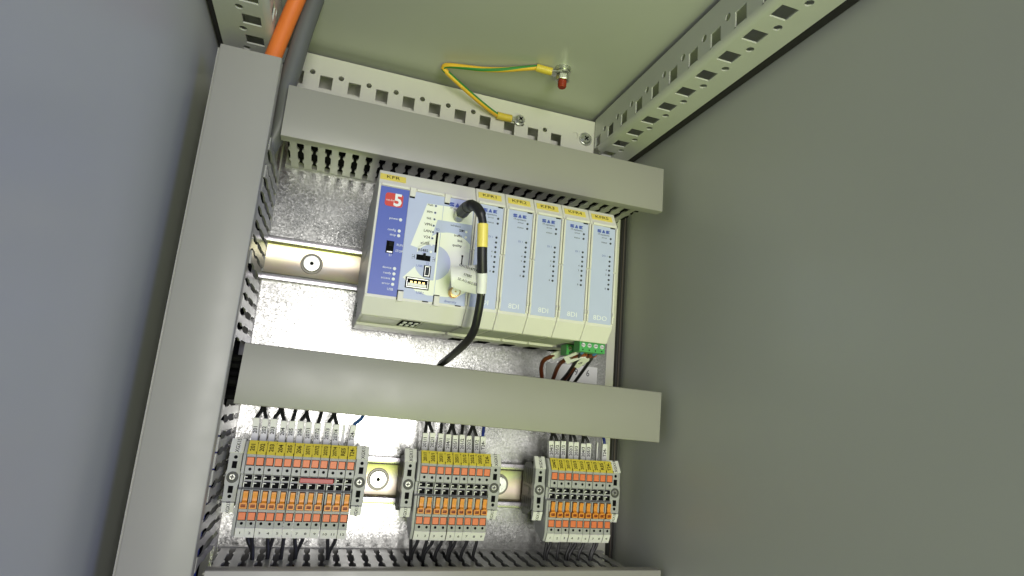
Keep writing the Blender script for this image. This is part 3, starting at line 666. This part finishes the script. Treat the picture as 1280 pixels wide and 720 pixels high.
# ------------------------------------------------------------------ terminal blocks
W = 6.2
ORD = ['first', 'second', 'third', 'fourth', 'fifth', 'sixth', 'seventh', 'eighth', 'ninth', 'tenth', 'eleventh', 'twelfth']
TP = [(-37.2, -38.0), (-38.2, -37.8), (-44.0, -46.4), (-44.0, -59.6), (-40.2, -60.4), (-40.2, -69.2), (-43.6, -70.0), (-43.6, -94.6), (-40.4, -101.6), (-34, -101.2), (-24, -97), (-14, -88), (-6, -86), (-6, -45), (-14, -43), (-24, -40), (-34, -38)]
def mk(fn, name, m): mb = MB(); fn(mb); return mb.mesh(name, m)
T_body = mk(lambda b_: b_.prism(TP, 'x', -W/2+.12, W/2-.12), 'housing', TERM)
yel_ang = math.atan2(5.8, 8.6)
T_yel = mk(lambda b_: b_.prism([(-38.3, -37.6), (-38.9, -37.3), (-44.7, -45.8), (-44.1, -46.3)], 'x', -W/2+.1, W/2-.1), 'marker_plate', MYEL)
T_wht = mk(lambda b_: b_.prism([(-43.7, -94.9), (-44.3, -95.2), (-41.0, -101.9), (-40.4, -101.7)], 'x', -W/2+.1, W/2-.1), 'marker_plate', MWHT)
T_gap = mk(lambda b_: b_.box(W/2-.35, W/2-.05, -44.9, -43.9, -46.2, -44.4).box(W/2-.35, W/2-.05, -40.2, -39.2, -39.8, -38.4), 'marker_gap', HOLE)
T_btn = mk(lambda b_: b_.box(-2.45, 2.15, -44.7, -43, -53.4, -48.3), 'push_button', BTN)
T_btn2 = mk(lambda b_: b_.box(-2.45, 2.15, -44.3, -43, -89.9, -84.9), 'push_button', BTN)
T_btng = mk(lambda b_: b_.box(-2.6, 2.65, -44.12, -43.9, -54.0, -48.1), 'button_gap', HOLE)
T_btng2 = mk(lambda b_: b_.box(-2.6, 2.65, -43.72, -43.5, -90.4, -84.7), 'button_gap', HOLE)
T_hole = mk(lambda b_: b_.cyl((.3, -43.9, -56.4), (.3, -44.08, -56.4), 1.05, 1.05, 12), 'test_hole', HOLE)
T_hole2 = mk(lambda b_: b_.cyl((.3, -43.5, -92.2), (.3, -43.68, -92.2), 1.0, 1.0, 12), 'test_hole', HOLE)
T_sh = mk(lambda b_: b_.box(-2.0, 2.3, -41.6, -40.1, -63.6, -60.7), 'bridge_shaft', HOLE)
T_sh2 = mk(lambda b_: b_.box(-2.0, 2.3, -41.6, -40.1, -68.8, -65.1), 'bridge_shaft', HOLE)
T_ct = mk(lambda b_: b_.box(-2.6, -.6, -41.9, -41.3, -62.2, -61.6).box(-2.6, -2.1, -42.0, -41.2, -63.4, -61.6), 'contact_edge', MWHT)
T_ct2 = mk(lambda b_: b_.box(-2.6, -.4, -41.9, -41.3, -66.2, -65.6).box(-2.6, -2.1, -42.0, -41.2, -68.4, -65.6), 'contact_edge', MWHT)
LV = [(-43.4, -70.6), (-45.4, -70.9), (-45.6, -72.0), (-44.7, -74.4), (-45.0, -77.0), (-46.4, -78.2), (-46.4, -78.5), (-43.4, -78.5)]
T_lev = mk(lambda b_: b_.prism(LV, 'x', -1.35, 1.75), 'disconnect_lever', LEVER)
T_frm = mk(lambda b_: b_.box(-2.6, 2.1, -46.6, -43.4, -79.2, -78.4).box(-2.6, 2.1, -46.6, -43.4, -82.2, -81.3).box(-2.6, -1.8, -46.6, -43.4, -81.3, -79.2).box(1.3, 2.1, -46.6, -43.4, -81.3, -79.2), 'lever_frame', LEVER)
T_frmi = mk(lambda b_: b_.box(-1.8, 1.3, -44.6, -43.4, -81.3, -79.2), 'lever_recess', LEVD)
T_chn = mk(lambda b_: b_.box(-1.75, 2.35, -43.72, -43.5, -78.4, -70.3).box(-2.75, 2.5, -43.72, -43.5, -82.9, -78.6), 'lever_slot', HOLE)

def terminal(x, mark, num, row, label):
    t = thing('terminal_block', label, 'terminal block', (x+random.uniform(-.06, .06), random.uniform(-.15, .15), random.uniform(-.12, .12)), (0, math.radians(random.uniform(-.25, .25)), 0), group='terminal blocks of the %s row' % row)
    h = place('housing', T_body, t, bevel=.15, seg=1)
    yb_ = place('marker_plate', T_yel, t); place('marker_gap', T_gap, yb_)
    wb_ = place('marker_plate', T_wht, t)
    for me in (T_hole, T_hole2, T_sh, T_sh2): place(me.name, me, t)
    place('contact_edge', T_ct, t); place('contact_edge', T_ct2, t)
    for me, g in ((T_btn, T_btng), (T_btn2, T_btng2)):
        bt = place('push_button', me, t, bevel=.2, seg=1); place('button_gap', g, bt)
    lv = place('disconnect_lever', T_lev, t); place('lever_frame', T_frm, lv); place('lever_recess', T_frmi, lv); place('lever_slot', T_chn, lv)
    # marks: the upper text runs upwards along the sloped plate, the lower one is level
    d = Vector((0, 5.8, 8.6)).normalized(); nrm = Vector((0, -8.6, 5.8)).normalized(); ty = nrm.cross(d)
    tt = place('lettering', text_mesh(mark, 2.7 if len(mark) > 4 else 3.0, BLACK, .88 if len(mark) > 3 else 1.0, .08), yb_)
    tt.matrix_local = Matrix.Translation(Vector((-.1, -41.85, -41.6))*S+nrm*.06*S) @ Matrix((d, ty, nrm)).transposed().to_4x4()
    up = Vector((0, -3.3, 6.7)).normalized(); n2 = Vector((0, -6.7, -3.3)).normalized()
    tt = place('lettering', text_mesh(num, 1.9, BLACK, 1.35, .04), wb_)
    tt.matrix_local = Matrix.Translation(Vector((.1, -42.6, -98.6))*S+n2*.08*S) @ Matrix((Vector((1, 0, 0)), up, n2)).transposed().to_4x4()
    return t

# end clamps
def clamp_front():
    w_, bw = 4.3, 4.75
    return [(-w_, -46.2), (w_, -46.2), (w_, -57.8), (bw, -59), (bw, -67), (w_, -68.2), (w_, -79.2), (-w_, -79.2), (-w_, -68.2), (-bw, -67), (-bw, -59), (-w_, -57.8)]
def end_clamp(x, mark, label, dark):
    c = thing('end_clamp', label, 'end clamp', (x, 5.2, 0), group='end clamps of the terminal rows')
    MB().prism(clamp_front(), 'y', -44.2, -38).build('front', TERM, c, bevel=.3)
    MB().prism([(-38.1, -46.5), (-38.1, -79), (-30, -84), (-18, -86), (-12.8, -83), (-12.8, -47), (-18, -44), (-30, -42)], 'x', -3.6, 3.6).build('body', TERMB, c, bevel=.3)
    mb = MB()
    for i in range(5): mb.box(-3.75, 3.75, -36+i*4.6, -33.4+i*4.6, -60, -47.5); mb.box(-3.75, 3.75, -36+i*4.6, -33.4+i*4.6, -80, -71)
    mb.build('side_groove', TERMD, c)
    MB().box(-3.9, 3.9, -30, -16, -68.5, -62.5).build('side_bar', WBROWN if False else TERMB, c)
    for z in (-49.2, -75.6): MB().cyl((.1, -44.0, z), (.1, -44.3, z), 1.25, 1.25, 12).build('round_hole', HOLE, c)
    for z in (-54.4, -71.0): MB().box(-1.6, 1.6, -44.35, -44.0, z-2.4, z+2.4).build('square_hole', HOLE, c)
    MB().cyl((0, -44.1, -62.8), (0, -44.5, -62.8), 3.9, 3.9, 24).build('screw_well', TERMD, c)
    s_ = MB().cyl((-.2, -44.4, -62.6), (-.2, -44.9, -62.6), 2.6, 1.9, 20).build('screw', DSTEEL, c)
    MB().box(-1.7, 1.3, -45.0, -44.8, -62.95, -62.25).box(-.55, .15, -45.0, -44.8, -64.1, -61.1).build('cross_recess', HOLE, s_)
    up = MB().prism([(-38.0, -37.2), (-38.9, -37.0), (-44.9, -45.9), (-44.2, -46.4), (-39, -46.4)], 'x', -4.5, 4.5).build('upper_marker', MWHT, c)
    lo = MB().prism([(-44.2, -79.4), (-44.9, -79.7), (-42.0, -86.6), (-41.2, -86.4), (-40, -79.6)], 'x', -3.9, 3.9).build('lower_marker', MWHT, c)
    d = Vector((0, 6, 8.9)).normalized(); nrm = Vector((0, -8.9, 6)).normalized()
    tt = place('lettering', text_mesh(mark, 2.6, BLACK, .95, .04), up); tt.matrix_local = Matrix.Translation(Vector((.4, -41.95, -41.4))*S+nrm*.08*S) @ Matrix((d, nrm.cross(d), nrm)).transposed().to_4x4()
    d = Vector((0, -2.9, 6.9)).normalized(); nrm = Vector((0, -6.9, -2.9)).normalized()
    tt = place('lettering', text_mesh(mark, 2.4, BLACK, .9, .04), lo); tt.matrix_local = Matrix.Translation(Vector((.4, -43.5, -83.1))*S+nrm*.08*S) @ Matrix((d, nrm.cross(d), nrm)).transposed().to_4x4()
    return c

rows = [('left', -34.5, ['201', '202', '203', '204', '205', '206', '207/1', '207/2', '207/3', '207/4', 'RES', 'T24-'], 'XGX15'),
        ('middle', 88.2, ['201/1', '202/1', '203/1', '204/1', '205/1', '201/2', '202/2', '203/2', 'T24-'], 'XGX17'),
        ('right', 194.7, ['204/2', '205/2', '201/3', '202/3', '203/3', '204/3', '205/3', 'RES', 'T24-'], 'XGX18')]
for row, xa, marks, clip in rows:
    n = len(marks)
    for i, mkx in enumerate(marks):
        terminal(xa+W*i, mkx, str(i+1), row, '%s terminal block from the left in the %s row, yellow marker %s' % (ORD[i], row, mkx))
    # thin closing plate at the left end of the row
    MB().prism(TP, 'x', 0, 2.0).build('end_plate', TERM, None, (xa-W/2-2.15, 0, 0), bevel=.2, label='thin grey end plate closing the %s row of terminal blocks' % row, category='end plate', group='end plates of the terminal rows')
    end_clamp(xa-W/2-2.4-4.9, clip, 'grey screw end clamp at the left end of the %s terminal row' % row, True)
    end_clamp(xa+W*(n-.5)+5.0, clip, 'grey screw end clamp at the right end of the %s terminal row' % row, False)
MB().box(0, W*3.75, -43.8, -40.5, -64.2, -60.8).build('plug_in_bridge', REDB, None, (-34.5+W*6-3.0, 0, 0), bevel=.4, label='long red plug-in bridge across four blocks of the left terminal row', category='bridge')

# wires with white marker sleeves entering the terminal rows from above
tops = {'left': [-36.4, -30.2, -24.4, -17.4, -11.6, -5.3, .3, 7.0, 14.6, 20.7, 26.5, 33.4], 'middle': [89.4, 95.1, 101.9, 108.1, 113.8, 119.4, 125.0, 131.8, 137.1], 'right': [197.2, 202.8, 208.5, 215.5, 220.6, 227.1, 232.3, 241.9, 247.8]}
bots = {'left': [-35.8, -29.9, -24.2, -17.0, -11.2, -4.8, 1.2, 7.6, 14.6, 21.0, 27, 32.6], 'middle': [89.7, 95.8, 102.1, 108.5, 114.6, 120.5, 126.3, 132.8, 138.0], 'right': [198.2, 203.3, 209.2, 216.0, 221.0, 227.6, 232.6, 241.8, 247.6]}
lean = {'left': [2.5, -2, 3, -2.6, 1, 3, -2.6, 1.2, 3, -2.5, 0, 6], 'middle': [.3, -3, .2, 2.2, -2.4, .2, 2.5, -3, .3], 'right': [1.4, -2, .2, .3, -1.8, .8, -2.4, 0, -.3]}
for row, xa, marks, clip in rows:
    for i, mkx in enumerate(marks):
        xt, xb = tops[row][i], bots[row][i]; ztop = -22.0-(1.8 if row != 'left' else 0)-random.uniform(0, 1.2)
        last = i == len(marks)-1; spare = mkx == 'RES'
        m = (WBLUE if row != 'left' else WBLUE2) if last else WIRE
        dz = -14 if row == 'left' else (-15.5 if row == 'middle' else -17)
        if spare:
            o = thing('marker_sleeve', 'blank white sleeve with no wire above marker RES, %s row' % row, 'sleeve', (xb, -24, -38.5), group='blank marker sleeves')
            MB().box(-1.5, -.3, -1.5, 1.5, 0, 15.5).box(-.3, .5, 1.1, 1.5, 0, 15.5).build('sleeve', FLAG, o, bevel=.3)
            continue
        pts = [(xb, -24, -39.5), (xt, -24.5, ztop-1), (xt+lean[row][i]*.5, -24, ztop+3), (xt+lean[row][i], -23, dz-1), (xt+lean[row][i], -22, dz+10)]
        o, q = wire('terminal_wire', '%s wire with white sleeve %s, %s from the left above the %s terminal row' % ('blue' if last else 'black', mkx, ORD[i], row), 'wire', pts, 1.35, m, group='sleeved wires above the %s row' % row)
        sleeve_box(o, q, (xb, -24.2, -38.6), (xt, -24.6, ztop), 4.5, 3.6, mkx, 2.8)

# bare black wires below the rows, going down into the bottom duct
low = [('left', [(-29, -24.5, .0), (-26.5, -24, 1), (-16, -14.3, .5), (-13, -14, 0), (-5.5, -5.2, .3), (2.2, 4.2, .4), (7.2, 4.6, 0), (24.8, 26.3, .3), (30, 27, 0)]),
       ('middle', [(85.5, 86.5, 0), (90.5, 87.5, 0), (97.5, 95.8, 0), (102, 97, 0), (109, 105.5, 0), (116.5, 115, .2), (119.8, 116.2, 0), (129, 125.8, 0), (137, 135.4, 0)]),
       ('right', [(196, 195, 0), (199.5, 196.6, 0), (207, 205.8, .2), (217, 214, 0), (221.5, 216.5, .2), (228.5, 225, 0), (238.5, 235.6, 0), (241, 236.4, .2)])]
for row, L in low:
    for i, (xa, xb, j) in enumerate(L):
        o, q = wire('outgoing_wire', '%s black wire from the left leaving the %s terminal row downwards' % (ORD[i], row), 'wire', [(xa, -32, -99), (xa+.2, -33, -105), (xb, -33-j*3, -114), (xb, -33-j*3, -128)], 1.3, WIRE, group='black wires below the %s row' % row)

# dark blue wires running up inside the tall duct, seen through its slots
for i, (x, y) in enumerate(((-58.5, -70), (-58, -62), (-60.5, -78))):
    pts = [(x, y, -230), (x+1, y-2, -150), (x-.6, y+2, -90), (x+.5, y-1, -40), (x-4, y+3, -8), (x-14, y+8, 12)]
    wire('duct_wire', ['foremost', 'middle', 'rearmost'][(1, 2, 0)[i]]+' dark blue wire inside the tall left duct, glimpsed through its slots', 'wire', pts, 3.2, WBLUE, group='dark blue wires inside the left duct')
for i, (z, y) in enumerate(((195, -20), (201, -35))):
    wire('duct_wire', ['brown', 'black'][i]+' wire lying inside the topmost duct, glimpsed through its slots', 'wire', [(-40, y, z), (60, y-3, z+2), (150, y, z-2), (250, y, z)], 2.2, WIRE if i else WBROWN, group='wires inside the topmost duct')

# the ducts are packed with black wires: nobody could count them
def bundle(label, L, horizontal):
    mb = MB()
    for k in range(34):
        if horizontal:
            x0, x1, z0, z1, y0, y1 = L; y = random.uniform(y0, y1); z = random.choice((random.uniform(z0, z1), z0+random.uniform(0, 2.5))); n_ = 9
            pts = [(x0+(x1-x0)*i/(n_-1), min(y1, max(y0, y+random.uniform(-4, 4))), min(z1, max(z0, z+random.uniform(-2, 2)))) for i in range(n_)]
        else:
            z0, z1, x0, x1, y0, y1 = L; y = random.uniform(y0, y1); x = random.choice((random.uniform(x0, x1), x1-random.uniform(0, 2.5))); n_ = 9
            pts = [(min(x1, max(x0, x+random.uniform(-2, 2))), min(y1, max(y0, y+random.uniform(-4, 4))), z0+(z1-z0)*i/(n_-1)) for i in range(n_)]
        mb.tube(pts, 2.6, 6, 3)
    mb.build('wire_bundle', WMASS, None, kind='stuff', label=label, category='wires')
bundle('black wires packed inside the topmost horizontal duct', (-45, 258, 186.5, 214, -60, -7), True)
bundle('black wires packed inside the middle horizontal duct, seen at its open left end', (-72, 255, -8, 20, -58, -8), True)
bundle('black wires packed inside the bottom horizontal duct', (-46, 260, -150, -124, -60, -7), True)
bundle('black wires packed inside the tall vertical duct', (-240, 180, -88, -60.5, -60, -7), False)
